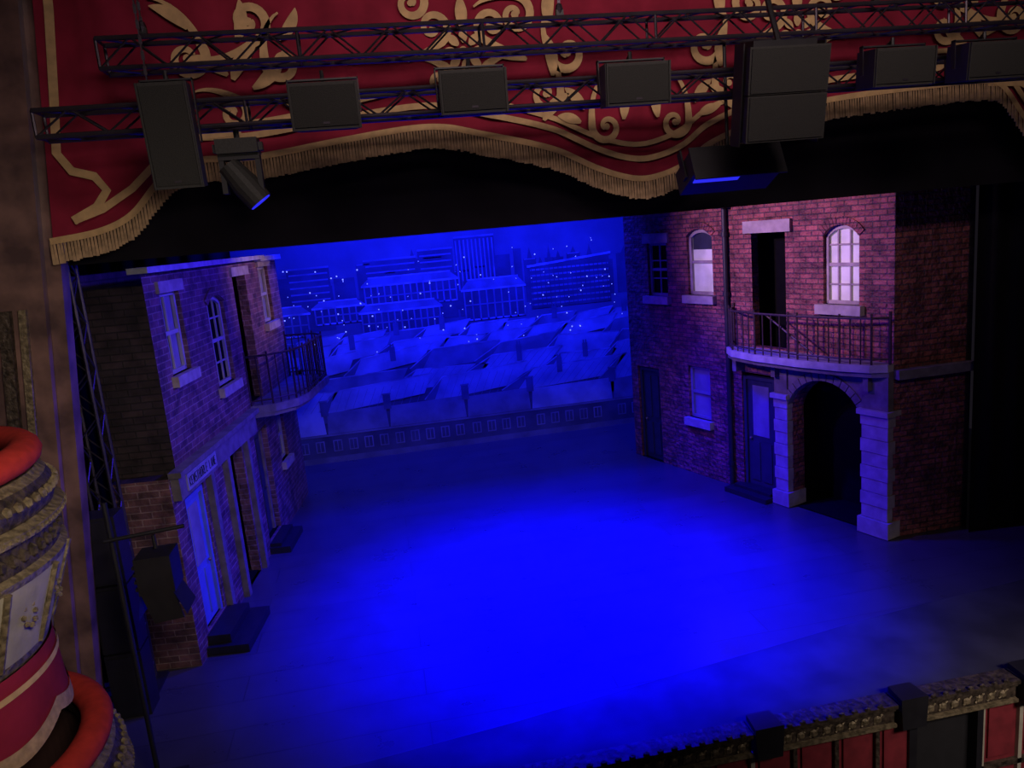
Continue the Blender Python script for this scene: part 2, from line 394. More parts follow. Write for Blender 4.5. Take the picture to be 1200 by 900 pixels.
path = [(4.15, 0.0), (4.25, 0.45), (4.6, 0.82), (5.2, 0.95), (7.0, 0.98), (7.4, 0.7), (7.5, 0.0)]
b.slab(path, 2.78, 2.93, 'stone_d')
b.slab([(p[0], p[1] * 0.9) for p in path], 2.70, 2.78, 'stone_d')
b.done('balcony_slab', house)
b = B(FL); railing(b, [(p[0] + (0.05 if i < 3 else -0.05), p[1] - 0.05 if p[1] > .3 else p[1]) for i, p in enumerate(path)], 2.93, 0.95, step=0.15); b.done('balcony_railing', house)

# ================================================================== RIGHT HOUSE
aR = math.radians(-19.3); OR = Vector((8.25, 11.29, 0))
tR = Vector((math.sin(aR), math.cos(aR), 0)); nR = -Vector((math.cos(aR), -math.sin(aR), 0))
FR = lambda s, d, z: OR + tR * s + nR * d + Vector((0, 0, z))
house2 = group('brick_terraced_house.001', OR)
b = B(FR)
up = [(5.55, 6.22, 4.02, 5.22, 0), (4.12, 4.88, 4.08, 5.48, 0.16), (2.22, 3.05, 3.10, 5.33, 0), (0.65, 1.38, 4.02, 5.40, 0.2)]
wall(b, 0.0, 7.05, 2.95, 6.3, up, 'brick_r')
lo = [(4.32, 5.0, 1.32, 2.50, 0), (2.55, 3.40, 0.15, 2.55, 0), (0.52, 2.10, 0.0, 2.62, 0.62), (6.0, 6.8, 0.0, 2.3, 0)]
wall(b, 0.0, 7.05, 0.0, 2.95, lo, 'brick_r', th=0.3)
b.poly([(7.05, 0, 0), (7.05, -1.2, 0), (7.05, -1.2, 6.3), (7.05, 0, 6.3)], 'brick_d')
b.done('brick_walls', house2)
b = B(lambda s, d, z: OR + Vector((s, d, z)))
wall(b, 0.0, 1.35, 0, 6.3, [], 'brick_r')
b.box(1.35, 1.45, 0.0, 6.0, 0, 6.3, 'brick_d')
b.box(0.0, 1.42, -0.14, 0.0, 2.82, 2.98, 'stone_d')
b.done('return_wall', house2)
b = B(FR)
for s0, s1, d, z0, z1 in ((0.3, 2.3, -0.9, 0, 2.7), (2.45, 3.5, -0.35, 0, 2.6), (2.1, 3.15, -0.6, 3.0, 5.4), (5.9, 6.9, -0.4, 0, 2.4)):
    b.poly([(s0, d, z0), (s1, d, z0), (s1, d, z1), (s0, d, z1)], 'void')  # dark sheets painted as the shade inside arch and doorways
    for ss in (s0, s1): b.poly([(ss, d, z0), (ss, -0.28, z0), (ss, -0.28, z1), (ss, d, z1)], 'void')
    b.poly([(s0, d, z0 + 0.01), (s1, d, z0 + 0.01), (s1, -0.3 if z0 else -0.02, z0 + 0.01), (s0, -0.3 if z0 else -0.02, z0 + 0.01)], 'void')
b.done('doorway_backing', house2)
b = B(FR)
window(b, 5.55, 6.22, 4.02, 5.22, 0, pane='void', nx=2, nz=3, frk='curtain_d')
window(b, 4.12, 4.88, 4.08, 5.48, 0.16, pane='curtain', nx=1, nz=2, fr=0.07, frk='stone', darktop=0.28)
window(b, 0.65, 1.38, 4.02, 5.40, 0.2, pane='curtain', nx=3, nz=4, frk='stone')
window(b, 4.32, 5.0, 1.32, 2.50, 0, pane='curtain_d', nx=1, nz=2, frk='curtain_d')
b.done('sash_windows', house2)
b = B(FR)
for s0, s1, z in ((5.45, 6.32, 4.02), (4.03, 4.97, 4.08), (0.55, 1.48, 4.02), (4.25, 5.07, 1.32)):
    b.box(s0, s1, -0.1, 0.12, z - 0.17, z, 'stone')
b.box(5.45, 6.32, -0.02, 0.05, 5.22, 5.44, 'stone'); b.box(2.05, 3.2, -0.02, 0.07, 5.33, 5.56, 'stone')
voussoir(b, 4.12, 4.88, 5.32, 0.16, 'brick_r'); voussoir(b, 0.65, 1.38, 5.20, 0.2, 'brick_r')
b.done('stone_lintels_and_sills', house2)
b = B(FR)
for s0, s1 in ((0.0, 0.50), (2.12, 2.42)):
    z = 0.0; hs = [0.30, 0.24, 0.24, 0.24, 0.24, 0.24, 0.24, 0.24, 0.2]
    for i, h in enumerate(hs):
        e = 0.05 if i == 0 else (0.0 if i % 2 else 0.015)
        b.box(s0 - e, s1 + e, -0.3, 0.14 + e, z + 0.012, z + h, 'stone'); z += h
    b.box(s0 - 0.05, s1 + 0.05, -0.3, 0.22, z, z + 0.09, 'stone')
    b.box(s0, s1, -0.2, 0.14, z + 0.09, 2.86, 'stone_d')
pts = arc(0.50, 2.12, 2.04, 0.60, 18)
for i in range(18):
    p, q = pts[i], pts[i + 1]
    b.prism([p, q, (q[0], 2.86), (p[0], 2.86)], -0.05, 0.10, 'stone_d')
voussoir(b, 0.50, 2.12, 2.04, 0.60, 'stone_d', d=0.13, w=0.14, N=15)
b.done('stone_archway', house2)
b = B(FR)
bp = [(3.6, 0.0), (3.55, 0.25), (3.2, 0.48), (2.5, 0.6), (1.5, 0.6), (0.7, 0.5), (0.2, 0.35), (0.0, 0.15), (0.0, 0.0)]
b.slab(bp, 2.95, 3.08, 'stone')
b.slab([(p[0], p[1] * 0.85) for p in bp], 2.86, 2.95, 'stone_d')
for s in (0.3, 2.3, 3.3):
    b.prism([(s, 2.86), (s + 0.1, 2.86), (s + 0.1, 2.6), (s, 2.6)], 0.0, 0.25, 'stone_d')
b.done('balcony_slab', house2)
b = B(FR); railing(b, [(p[0] if p[0] < 3.5 else p[0] - 0.05, max(p[1] - 0.05, 0.02)) for p in bp[:-1]], 3.08, 0.78, step=0.17)
b.rod((2.3, 0.5, 3.86), (1.2, 0.5, 3.2), 0.018, 'iron')
b.done('balcony_railing', house2)
b = B(FR)
b.rod((3.68, 0.07, 0.05), (3.68, 0.07, 6.2), 0.055, 'blackiron', n=10)
for z in (0.5, 1.7, 2.9, 4.1, 5.3): b.rod((3.68, 0.07, z), (3.68, 0.07, z + 0.08), 0.075, 'blackiron', n=10)
b.box(3.55, 3.80, 0.0, 0.2, 5.85, 6.1, 'blackiron')
b.done('drain_pipe', house2)
b = B(FR); paneldoor(b, 2.62, 3.32, 0.15, 2.40, -0.08, 'door', glass='curtain_d', frk='door'); b.done('front_door', house2)
b = B(FR); paneldoor(b, 6.08, 6.72, 0.0, 2.2, -0.1, 'door', frk='door'); b.done('side_door', house2)
b = B(FR); b.box(2.48, 3.6, 0.0, 0.38, 0.0, 0.10, 'blackiron'); b.box(2.53, 3.5, -0.1, 0.2, 0.1, 0.16, 'blackiron'); b.done('door_step', house2)

# ================================================================== BACKDROP
YB = 21.0
bdg = group('painted_city_backdrop', (2.3, YB, 0))
b = B()
b.box(-6, 11.5, YB, YB + 0.03, 0.0, 7.6, 'bd_sky')
def q(pts, k, lay): b.poly([(x, YB - 0.004 * lay, z) for x, z in pts], k)
def r(x0, x1, z0, z1, k, lay): q([(x0, z0), (x1, z0), (x1, z1), (x0, z1)], k, lay)
x = -5.8
while x < 11:
    w = random.uniform(0.2, 0.6); h = random.uniform(4.75, 5.35)
    r(x, x + w, 3.8, h, 'bd_dark', 1)
    if random.random() < 0.4: q([(x + w * .3, h), (x + w * .7, h), (x + w * .5, h + random.uniform(.15, .4))], 'bd_dark', 1)
    if random.random() < 0.5: r(x + .02, x + w - .02, h - 0.03, h, 'bd_mid', 2)
    x += w * random.uniform(0.9, 1.3)
for (x0, x1, z1) in ((-0.3, 1.1, 5.35), (1.15, 2.1, 5.5), (2.15, 3.25, 5.75), (-2.3, -1.2, 5.3), (8.0, 9.0, 5.6)):
    r(x0, x1, 3.6, z1, 'bd_dark', 2)
    n = int((x1 - x0) / 0.11)
    for i in range(n):
        if z1 > 5.6: r(x0 + 0.03 + i * 0.11, x0 + 0.07 + i * 0.11, 4.3, z1 - 0.1, 'bd_mid', 3)
    r(x0, x1, z1 - 0.05, z1, 'bd_mid', 3)
    if z1 <= 5.6:
        for j in range(5):
            r(x0 + .05, x1 - .05, z1 - .2 - j * .17, z1 - .16 - j * .17, 'bd_mid', 3)
def classical(x0, x1, z0, z1, lay, cols=8):
    r(x0, x1, z0, z1, 'bd_dark', lay)
    rz = z1 - (z1 - z0) * 0.22
    q([(x0 - .08, rz), (x1 + .08, rz), (x1 - .15, z1 + .02), (x0 + .15, z1 + .02)], 'bd_mid', lay + 1)
    r(x0 - .08, x1 + .08, rz - .05, rz, 'bd_line', lay + 2)
    r(x0 + .12, x1 - .12, z1, z1 + .035, 'bd_line', lay + 2)
    r(x0, x1, (z0 + rz) / 2 - .02, (z0 + rz) / 2 + .02, 'bd_mid', lay + 2)
    for i in range(cols + 1):
        xx = x0 + (x1 - x0) * i / cols
        r(xx - .02, xx + .02, z0, rz, 'bd_mid', lay + 1)
    r(x0, x1, z0, z0 + .04, 'bd_line', lay + 1)
classical(-0.35, 2.1, 4.05, 4.85, 4, 14)
classical(-1.7, -0.45, 3.75, 4.35, 4, 7)
classical(-0.5, 1.6, 3.35, 4.15, 7, 12)
classical(2.3, 3.95, 3.45, 4.55, 4, 8)
classical(-3.6, -1.9, 3.5, 4.3, 4, 8)
r(4.15, 6.45, 3.6, 4.75, 'bd_dark', 4)
q([(4.15, 4.75), (6.45, 4.95), (6.45, 4.75)], 'bd_dark', 4)
for j in range(7): r(4.18, 6.42, 3.68 + j * .16, 3.73 + j * .16, 'bd_mid', 5)
for i in range(18): r(4.2 + i * .127, 4.22 + i * .127, 3.62, 4.74, 'bd_dark', 6)
q([(4.1, 4.74), (6.5, 4.92), (6.5, 4.98), (4.1, 4.80)], 'bd_line', 6)
q([(7.2, 3.4), (7.9, 3.4), (7.9, 5.0), (7.2, 4.8)], 'bd_mid', 4)
lay = 10
rows = [(3.12, 0.26, 1.0), (2.78, 0.34, 1.3), (2.35, 0.42, 1.6), (1.85, 0.52, 2.0), (1.45, 0.5, 2.3)]
for ri, (zb, h, w0) in enumerate(rows):
    x = -6 + random.uniform(0, .5)
    while x < 11:
        w = w0 * random.uniform(.8, 1.25); hh = h * random.uniform(.8, 1.25); sk = hh * random.uniform(.5, 1.1)
        tl = random.uniform(-.06, .12) * w
        r(x - .05, x + w + .1, zb - .6, zb + .02, 'bd_dark', lay)
        q([(x, zb - .10), (x + w, zb - .05 + tl), (x + w + sk, zb + hh + tl), (x + sk, zb + hh)], random.choice(['bd_pale', 'bd_pale', 'bd_mid']), lay + 1)
        b.ribbon([(x + sk, zb + hh), (x + w + sk, zb + hh + tl)], [.03, .03], YB - 0.004 * (lay + 2), 'bd_line')
        g0 = x - sk * .75
        q([(g0, zb - .35), (x, zb - .35), (x, zb - .08), (x + sk, zb + hh), (x + sk * .4, zb + hh * .75), (g0, zb)], 'bd_gable', lay + 2)
        b.ribbon([(g0 - .03, zb - .02), (x + sk, zb + hh)], [.03, .03], YB - 0.004 * (lay + 3), 'bd_line')
        if random.random() < .5:
            cx_ = x + w * random.uniform(.3, .7); r(cx_, cx_ + .15, zb + hh * .6, zb + hh + .22, 'bd_gable', lay + 3)
            for dx in (.02, .09): r(cx_ + dx, cx_ + dx + .04, zb + hh + .22, zb + hh + .31, 'bd_gable', lay + 3)
        for k_ in range(1, int(w / .22)):
            if ri > 2: b.ribbon([(x + k_ * .22, zb - .08), (x + k_ * .22 + sk, zb + hh - .02)], [.008, .008], YB - 0.004 * (lay + 1.5), 'bd_mid')
        x += w * random.uniform(.95, 1.1)
    lay += 4
r(-6, 11.5, 0.0, 1.0, 'bd_dark', lay)
x = -6
while x < 11.4:
    w = random.uniform(1.6, 2.6)
    q([(x + .02, .80), (x + w - .02, .80), (x + w - .06, 1.42), (x + .06, 1.38)], random.choice(['bd_pale', 'bd_mid']), lay + 1)
    r(x, x + w, .74, .79, 'bd_mid', lay + 2)
    r(x + w - .10, x + w + .10, 1.3, 1.70, 'bd_gable', lay + 2); r(x + w - .12, x + w + .12, 1.70, 1.74, 'bd_mid', lay + 3)
    n = int(w / .42)
    for i in range(n):
        xx = x + .12 + i * .42
        r(xx, xx + .24, .30, .62, 'bd_mid', lay + 1); r(xx + .03, xx + .21, .33, .59, 'bd_dark', lay + 2); r(xx + .11, xx + .13, .3, .62, 'bd_mid', lay + 3)
    x += w
r(-6, 11.5, 0.0, 0.16, 'bd_gable', lay + 4)
b.done('painted_cloth', bdg)
b = B()
for i in range(125):
    x = random.uniform(-2.9, 7.4); z = random.choice([random.uniform(3.4, 5.4), random.uniform(2.9, 4.6)])
    s = random.choice([.010, .013, .019])
    b.ball((x, YB - 0.15, z), s, 'bulb', n=6)
b.done('fairy_lights', bdg)

# ================================================================== FLOORS / SHELL
b = B(); b.slab([(-9, 7.45), (14, 7.45), (14, 24), (-9, 24)], -0.12, 0.0, 'floor'); b.done('floor')
b = B()
edge = [(-4.0, 7.85), (-0.76, 7.98), (0.96, 8.18), (3.0, 8.5), (4.5, 8.72), (5.98, 8.95), (7.5, 9.12), (8.98, 9.25), (10.4, 9.28)]
b.slab([(-4.0, 7.36), (10.4, 7.36)] + edge[::-1], 0.0, 0.035, 'greyfloor'); b.done('stage_apron')
b = B(); b.slab([(-9, -4), (14, -4), (14, 7.4), (-9, 7.4)], -2.2, -2.1, 'pit'); b.done('floor_auditorium')
b = B(); b.box(-9, 14, 23.5, 23.7, 0, 10, 'pit'); b.done('wall_back')
b = B(); b.box(-5.6, -4.6, 1.0, 9.1, -2.1, 10, 'house_wall')
for z in (-0.2, 5.0, 7.6): b.box(-4.6, -4.52, 1.0, 9.1, z, z + 0.16, 'giltdark')
b.done('wall_left')
# marble proscenium pilaster with a battered (leaning) inner edge
PX = lambda z: -4.12 + 0.108 * z
b = B()
b.prism([(-5.6, -0.1), (PX(-.1), -0.1), (PX(10), 10), (-5.6, 10)], 9.58, 9.80, 'marble')
b.prism([(-5.6, -0.1), (PX(-.1) - .16, -0.1), (PX(10) - .16, 10), (-5.6, 10)], 9.46, 9.58, 'marble')
b.prism([(PX(0) - .42, .3), (PX(0) - .34, .3), (PX(5.4) - .34, 5.4), (PX(5.4) - .42, 5.4)], 9.40, 9.46, 'gilt')
b.prism([(PX(0) - .62, .3), (PX(0) - .50, .3), (PX(5.4) - .50, 5.4), (PX(5.4) - .62, 5.4)], 9.38, 9.46, 'giltdark')
b.box(-5.0, -4.0, 9.36, 9.8, 0.0, 0.35, 'giltdark')
b.done('wall_proscenium_pilaster')
b = B(); b.box(-5.6, 13, 9.60, 9.8, 9.65, 11, 'marble'); b.box(10.7, 13, 9.3, 9.8, -0.1, 11, 'marble'); b.done('wall_proscenium')
def drape(name, x0, x1, y, z0, z1, k, amp=0.05, n=60):
    b = B(); pr = None
    for i in range(n + 1):
        t = i / n; x = x0 + (x1 - x0) * t; yy = y + amp * math.sin(t * n * 0.9)
        if pr: b.poly([(pr[0], pr[1], z0), (x, yy, z0), (x, yy, z1), (pr[0], pr[1], z1)], k)
        pr = (x, yy)
    return b.done(name, smooth=True)
drape('black_border_drape', -5.0, 12, 10.0, 5.84, 9.6, 'blackcloth', 0.015, 140)
drape('black_border_drape', -5.0, 12, 14.5, 6.6, 9.6, 'blackcloth', 0.02, 120)
drape('black_leg_drape', -7.5, -4.25, 11.2, 0, 9.5, 'darkcloth')
drape('black_leg_drape', -5.0, -4.12, 9.95, 0, 5.8, 'darkcloth', 0.03, 16)
drape('black_leg_drape', 9.52, 13.5, 11.02, 0, 9.5, 'darkcloth', 0.03)
drape('black_leg_drape', -7.5, -3.3, 19.2, 0, 9.5, 'blackcloth')
drape('black_leg_drape', 7.3, 13.5, 19.6, 0, 9.5, 'blackcloth')

# ================================================================== PELMET
pel = group('fringed_pelmet', (3.3, 9.5, 7.5))
KP = [(-3.9, 5.82), (-3.47, 5.86), (-2.95, 5.93), (-2.6, 6.08), (-2.25, 6.42), (-1.95, 6.60), (-1.22, 6.60), (-0.2, 6.72), (0.6, 6.80), (1.0, 6.79), (1.38, 6.70), (2.3, 6.45), (2.85, 6.18), (3.26, 6.04), (3.55, 6.03),
      (3.95, 6.15), (4.3, 6.38), (5.0, 6.62), (5.72, 6.78), (6.6, 6.86), (7.43, 6.90), (8.1, 6.92), (8.45, 6.85), (8.88, 6.35), (9.3, 6.02), (9.8, 5.9), (10.6, 5.85)]
def bot(x):
    for i in range(len(KP) - 1):
        if KP[i][0] <= x <= KP[i + 1][0]:
            p0 = KP[max(i - 1, 0)]; p1 = KP[i]; p2 = KP[i + 1]; p3 = KP[min(i + 2, len(KP) - 1)]
            h = p2[0] - p1[0]; t = (x - p1[0]) / h
            m1 = (p2[1] - p0[1]) / (p2[0] - p0[0]) * h; m2 = (p3[1] - p1[1]) / (p3[0] - p1[0]) * h
            return (2 * t**3 - 3 * t**2 + 1) * p1[1] + (t**3 - 2 * t**2 + t) * m1 + (-2 * t**3 + 3 * t**2) * p2[1] + (t**3 - t**2) * m2
    return KP[-1][1]
def py(x): return 9.5 + 0.018 * math.sin(x * 5.3) + 0.01 * math.sin(x * 13)
b = B(); X = [-3.50 + i * 0.06 for i in range(int(14.1 / 0.06))]
for i in range(len(X) - 1):
    a, c = X[i], X[i + 1]
    Za, Zc = bot(a) + 0.24, bot(c) + 0.24
    sh = lambda x, z: x + (0.108 * (z - 6.0) if x < -3.1 else 0.108 * (z - 6.0) * max(0, (-2.6 - x) / .5) if x < -2.6 else 0)
    for j in range(8):
        fa = lambda t: Za + (9.6 - Za) * t; fc = lambda t: Zc + (9.6 - Zc) * t
        P4 = [(a, fa(j / 8)), (c, fc(j / 8)), (c, fc((j + 1) / 8)), (a, fa((j + 1) / 8))]
        b.poly([(sh(p[0], p[1]), py(p[0]), p[1]) for p in P4], 'red')
b.done('velvet_cloth', pel, smooth=True)
def band(b, off, w, k, y=9.455, x0=-3.5, x1=10.5):
    P = []; x = x0
    while x < x1: P.append((x, bot(x) + off)); x += 0.06
    b.ribbon(P, [w] * len(P), y, k)
b = B()
band(b, 0.26, 0.07, 'gold', y=9.44)
band(b, 0.50, 0.07, 'gold', x0=-2.2)
P = []; x = -1.4
while x < 8.4: P.append((x, bot(x) + 0.66 + 0.03 * math.sin(x * 2))); x += 0.08
b.ribbon(P, [0.06] * len(P), 9.455, 'gold')
def side(mir):
    f = (lambda x: x) if not mir else (lambda x: 6.95 - x)
    pts = [(-2.98, 9.5), (-3.06, 8.5), (-3.18, 7.6), (-3.26, 7.05), (-3.14, 6.85), (-2.92, 6.78), (-2.82, 6.62), (-2.95, 6.45), (-3.22, 6.32)]
    b.ribbon([(f(p[0]), p[1]) for p in pts], [0.095] * len(pts), 9.448, 'gold')
    pts = [(-3.22, 6.32), (-2.9, 6.42), (-2.55, 6.62), (-2.2, 6.92), (-1.8, 7.12), (-1.3, 7.15)]
    b.ribbon([(f(p[0]), p[1]) for p in pts], [0.08] * len(pts), 9.447, 'gold')
side(False); side(True)
b.done('gold_braid', pel)
b = B(); x = -3.50
while x < 10.5:
    z = bot(x)
    w = 0.017; L = random.uniform(0.225, 0.25)
    y = 9.452 + random.uniform(-.006, .006)
    b.poly([(x - w * .7, y, z + 0.25), (x + w * .7, y, z + 0.25), (x + w, y - 0.012, z + 0.25 - L), (x - w, y - 0.012, z + 0.25 - L)], 'fringe')
    b.poly([(x, y - 0.012, z + 0.25), (x, y + 0.012, z + 0.25), (x, y + 0.012, z + 0.25 - L), (x, y - 0.012, z + 0.25 - L)], 'fringe')
    x += 0.036
b.done('bullion_fringe', pel)
b = B()
WS = 1.35
def spiral(cx, cz, R, a0, turns, w, ccw=1, tail=0.0, tdir=None, y=9.445):
    P = []; W = []; N = int(26 * turns); w = w * WS; R = R * 1.08
    for i in range(N + 1):
        t = i / N
        rr = R * (0.16 + 0.84 * t ** 0.9); a = math.radians(a0) - ccw * (1 - t) * turns * 2 * math.pi
        P.append((cx + rr * math.cos(a), cz + rr * math.sin(a))); W.append(w * (0.45 + 0.55 * t))
    if tail > 0:
        a = math.radians(a0); tx, tz = -math.sin(a) * ccw, math.cos(a) * ccw
        p = P[-1]
        for i in range(1, 11):
            t = i / 10; bend = tdir or 0
            aa = bend * t * t
            dx = tx * math.cos(aa) - tz * math.sin(aa); dz = tx * math.sin(aa) + tz * math.cos(aa)
            p = (p[0] + dx * tail / 10, p[1] + dz * tail / 10); P.append(p); W.append(w * (1 - 0.8 * t))
    b.ribbon(P, W, y, 'gold')
    b.poly([(cx + R * .22 * math.cos(t * .785), y - .002, cz + R * .22 * math.sin(t * .785)) for t in range(8)], 'gold')
def leaf(cx, cz, L, a, w, y=9.44, bend=0.4):
    P = []; W = []
    for i in range(11):
        t = i / 10; aa = math.radians(a) + bend * t
        if i == 0: p = (cx, cz)
        else: p = (p[0] + math.cos(aa) * L / 10, p[1] + math.sin(aa) * L / 10)
        P.append(p); W.append(w * (math.sin(math.pi * min(1, t * 0.93 + 0.06)) ** 0.8))
    b.ribbon(P, W, y, 'gold')
def motif(f):
    def sp(x, z, R, a, tu, w, cc, tl=0, td=0):
        if f(1) - f(0) < 0: spiral(f(x), z, R, 180 - a, tu, w, -cc, tl, -td)
        else: spiral(x, z, R, a, tu, w, cc, tl, td)
    def lf(x, z, L, a, w, bd=0.4):
        if f(1) - f(0) < 0: leaf(f(x), z, L, 180 - a, w, bend=-bd)
        else: leaf(x, z, L, a, w, bend=bd)
    sp(2.98, 6.93, 0.17, 180, 1.1, 0.07, -1, 0.75, -1.1)
    lf(2.72, 7.15, 0.35, 120, 0.13); lf(2.66, 7.0, 0.3, 150, 0.12); lf(3.2, 7.0, 0.4, 80, 0.13, 0.2)
    sp(2.25, 7.35, 0.17, 0, 1.1, 0.07, 1, 0.6, 0.9); sp(2.55, 7.80, 0.19, 200, 1.1, 0.08, -1, 0.6, -0.8)
    lf(2.2, 7.05, 0.45, 60, 0.14, -0.6); lf(2.35, 7.55, 0.5, 80, 0.15, 0.6); lf(2.05, 7.75, 0.4, 150, 0.12, 0.7)
    sp(1.95, 8.25, 0.2, 90, 1.2, 0.08, 1, 0.5, 0.6); lf(2.35, 8.1, 0.5, 100, 0.15, -0.6)
    for a in range(0, 360, 45): lf(1.32 + .09 * math.cos(math.radians(a)), 7.88 + .09 * math.sin(math.radians(a)), 0.17, a, 0.10, 0)
    sp(1.32, 7.88, 0.07, 0, 1.0, 0.05, 1)
    sp(0.98, 8.15, 0.17, 300, 1.2, 0.07, -1, 0.6, -0.9); sp(1.66, 8.15, 0.17, 240, 1.2, 0.07, 1, 0.6, 0.9)
    sp(1.0, 7.58, 0.15, 60, 1.1, 0.07, 1, 0.45, 0.9); sp(1.66, 7.58, 0.15, 120, 1.1, 0.07, -1, 0.45, -0.9)
    lf(1.32, 7.68, 0.32, 270, 0.14, 0); lf(1.32, 8.12, 0.36, 90, 0.14, 0)
    sp(0.75, 8.42, 0.15, 0, 1.1, 0.07, 1, 0.5, 0.9)
    sp(-1.05, 8.30, 0.19, 300, 1.2, 0.08, -1, 0.8, -0.9); sp(-1.75, 7.95, 0.19, 20, 1.2, 0.08, 1, 0.8, 1.0)
    sp(-0.75, 7.85, 0.17, 180, 1.1, 0.08, -1, 0.6, -1.0); sp(-1.35, 7.35, 0.15, 60, 1.1, 0.07, 1, 0.5, 0.8)
    lf(-1.3, 7.7, 0.5, 70, 0.16, -0.6); lf(-1.35, 7.75, 0.45, 130, 0.14, 0.7); lf(-1.1, 7.6, 0.55, 20, 0.15, 0.8); lf(-1.2, 8.1, 0.45, 60, 0.14, 0.6)
    lf(-1.7, 8.25, 0.45, 120, 0.13, 0.8); lf(-0.75, 8.1, 0.4, 30, 0.13, 0.8); lf(-0.8, 7.45, 0.4, 330, 0.13, 0.8)
motif(lambda x: x); motif(lambda x: 6.84 - x)
b.done('gold_scroll_applique', pel)

# ================================================================== TRUSSES
def truss(name, x0, x1, y, z0, z1, dep=0.28):
    b = B()
    for yy in (y, y + dep):
        for zz in (z0, z1): b.rod((x0, yy, zz), (x1, yy, zz), 0.026, 'truss', n=8)
    st = 0.32; x = x0; i = 0
    while x < x1 - 0.01:
        xe = min(x + st, x1); s = i % 2
        for yy in (y, y + dep): b.rod((x, yy, (z0, z1)[s]), (xe, yy, (z1, z0)[s]), 0.011, 'truss', n=5)
        for zz in (z0, z1): b.rod((x, (y, y + dep)[s], zz), (xe, (y + dep, y)[s], zz), 0.011, 'truss', n=5)
        if i % 6 == 0:
            for yy in (y, y + dep): b.rod((x, yy, z0), (x, yy, z1), 0.016, 'truss')
            for zz in (z0, z1): b.rod((x, y, zz), (x, y + dep, zz), 0.016, 'truss')
        x += st; i += 1
    b.done(name)
truss('lighting_truss', -2.98, 10.0, 8.22, 7.04, 7.28)
truss('lighting_truss', -2.42, 10.0, 8.60, 7.70, 7.98)
b = B()
cxs, cys = (-4.02, -3.74), (10.45, 10.73)
for xx in cxs:
    for yy in cys: b.rod((xx, yy, 0), (xx, yy, 8), 0.024, 'truss')
z = 0; i = 0
while z < 7.9:
    s = i % 2
    for yy in cys: b.rod((cxs[s], yy, z), (cxs[1 - s], yy, z + .3), 0.011, 'truss', n=5)
    for xx in cxs: b.rod((xx, cys[s], z), (xx, cys[1 - s], z + .3), 0.011, 'truss', n=5)
    z += .3; i += 1
b.box(-4.2, -3.6, 10.3, 10.85, 0, 0.04, 'blackiron')
b.done('truss_tower')
g = group('wing_speaker_stack', (-3.75, 9.95, 0))
b = B()
for z0, z1 in ((0.0, 0.9), (0.93, 1.83), (1.86, 2.75)):
    b.box(-4.0, -3.56, 9.83, 10.2, z0, z1, 'blackiron'); b.box(-3.97, -3.59, 9.81, 9.83, z0 + .04, z1 - .04, 'blackiron')
b.done('cabinets', g)

def hoist(x, y, z):
    b = B()
    for i in range(24):
        zz = z + i * 0.07
        if i % 2: b.box(x - .015, x + .015, y - .005, y + .005, zz, zz + .08, 'truss')
        else: b.box(x - .005, x + .005, y - .015, y + .015, zz, zz + .08, 'truss')
    b.ball((x, y, z + .05), 0.045, 'truss', sz=1.5); b.box(x - .04, x + .04, y - .03, y + .03, z - .04, z + .04, 'blackiron')
    b.done('chain_hoist')
for x, y, z in ((-2.0, 8.74, 8.05), (-1.95, 8.36, 7.36), (6.1, 8.74, 8.05), (2.3, 8.74, 8.05)): hoist(x, y, z)

def speaker(cx, cz, w, h, d=0.42, y=7.90, tilt=6):
    g = group('hanging_speaker', (cx, y, cz))
    ca, sa = math.cos(math.radians(tilt)), math.sin(math.radians(tilt))
    F = lambda s, dd, z: Vector((cx + s, y + dd * ca + z * sa * -1, cz + z * ca + dd * sa))
    b = B(F)
    hw, hh = w / 2, h / 2
    b.slab([(-hw, -d / 2), (hw, -d / 2), (hw * .8, d / 2), (-hw * .8, d / 2)], -hh, hh, 'speaker')
    b.done('cabinet', g)
    b = B(F); b.box(-hw + .03, hw - .03, -d / 2 - .015, -d / 2, -hh + .03, hh - .03, 'grille')
    for s in (-hw + .01, hw - .025): b.box(s, s + .015, -d / 2 - .02, -d / 2, -hh, hh, 'speaker')
    b.box(-0.03, 0.03, -d / 2 - .02, -d / 2 - .014, -hh + .05, -hh + .07, 'truss')
    b.done('front_grille', g)
    b = B()
    for s in (-hw - .012, hw + .004):
        b.box(cx + s, cx + s + .01, y - .03, y + .03, cz - .06, cz + hh + .05, 'blackiron')
    b.box(cx - hw - .012, cx + hw + .014, y - .03, y + .03, cz + hh + .03, cz + hh + .045, 'blackiron')
    b.rod((cx, y, cz + hh + .04), (cx, y, cz + hh + .12), 0.02, 'blackiron')
    b.rod((cx, y, cz + hh + .1), (cx, y + .27, 7.30), 0.018, 'blackiron')
    b.done('yoke', g)
for cx, cz, w, h in ((-1.68, 6.92, 0.44, 0.92), (-0.28, 7.10, 0.64, 0.42), (1.13, 7.15, 0.66, 0.40), (2.78, 7.13, 0.68, 0.40), (5.72, 7.14, 0.72, 0.38), (6.83, 7.15, 0.74, 0.38)):
    speaker(cx, cz, w, h)
g = group('speaker_cluster', (4.38, 7.9, 7.0))
F = lambda s, dd, z: Vector((4.36 + s, 7.87 + dd * .985 - z * .174, 6.95 + z * .985 + dd * .174))
b = B(F)
b.slab([(-.44, -.22), (.44, -.22), (.37, .22), (-.37, .22)], 0.005, 0.46, 'speaker')
b.slab([(-.44, -.22), (.44, -.22), (.37, .22), (-.37, .22)], -0.46, -0.005, 'speaker')
b.box(-.42, .42, -.235, -.22, 0.02, 0.44, 'grille'); b.box(-.42, .42, -.235, -.22, -0.44, -0.02, 'grille')
for s in (-.455, .44): b.box(s, s + .015, -.1, .1, -.5, .5, 'blackiron')
b.box(-.35, .35, -.1, .2, .46, .52, 'blackiron')
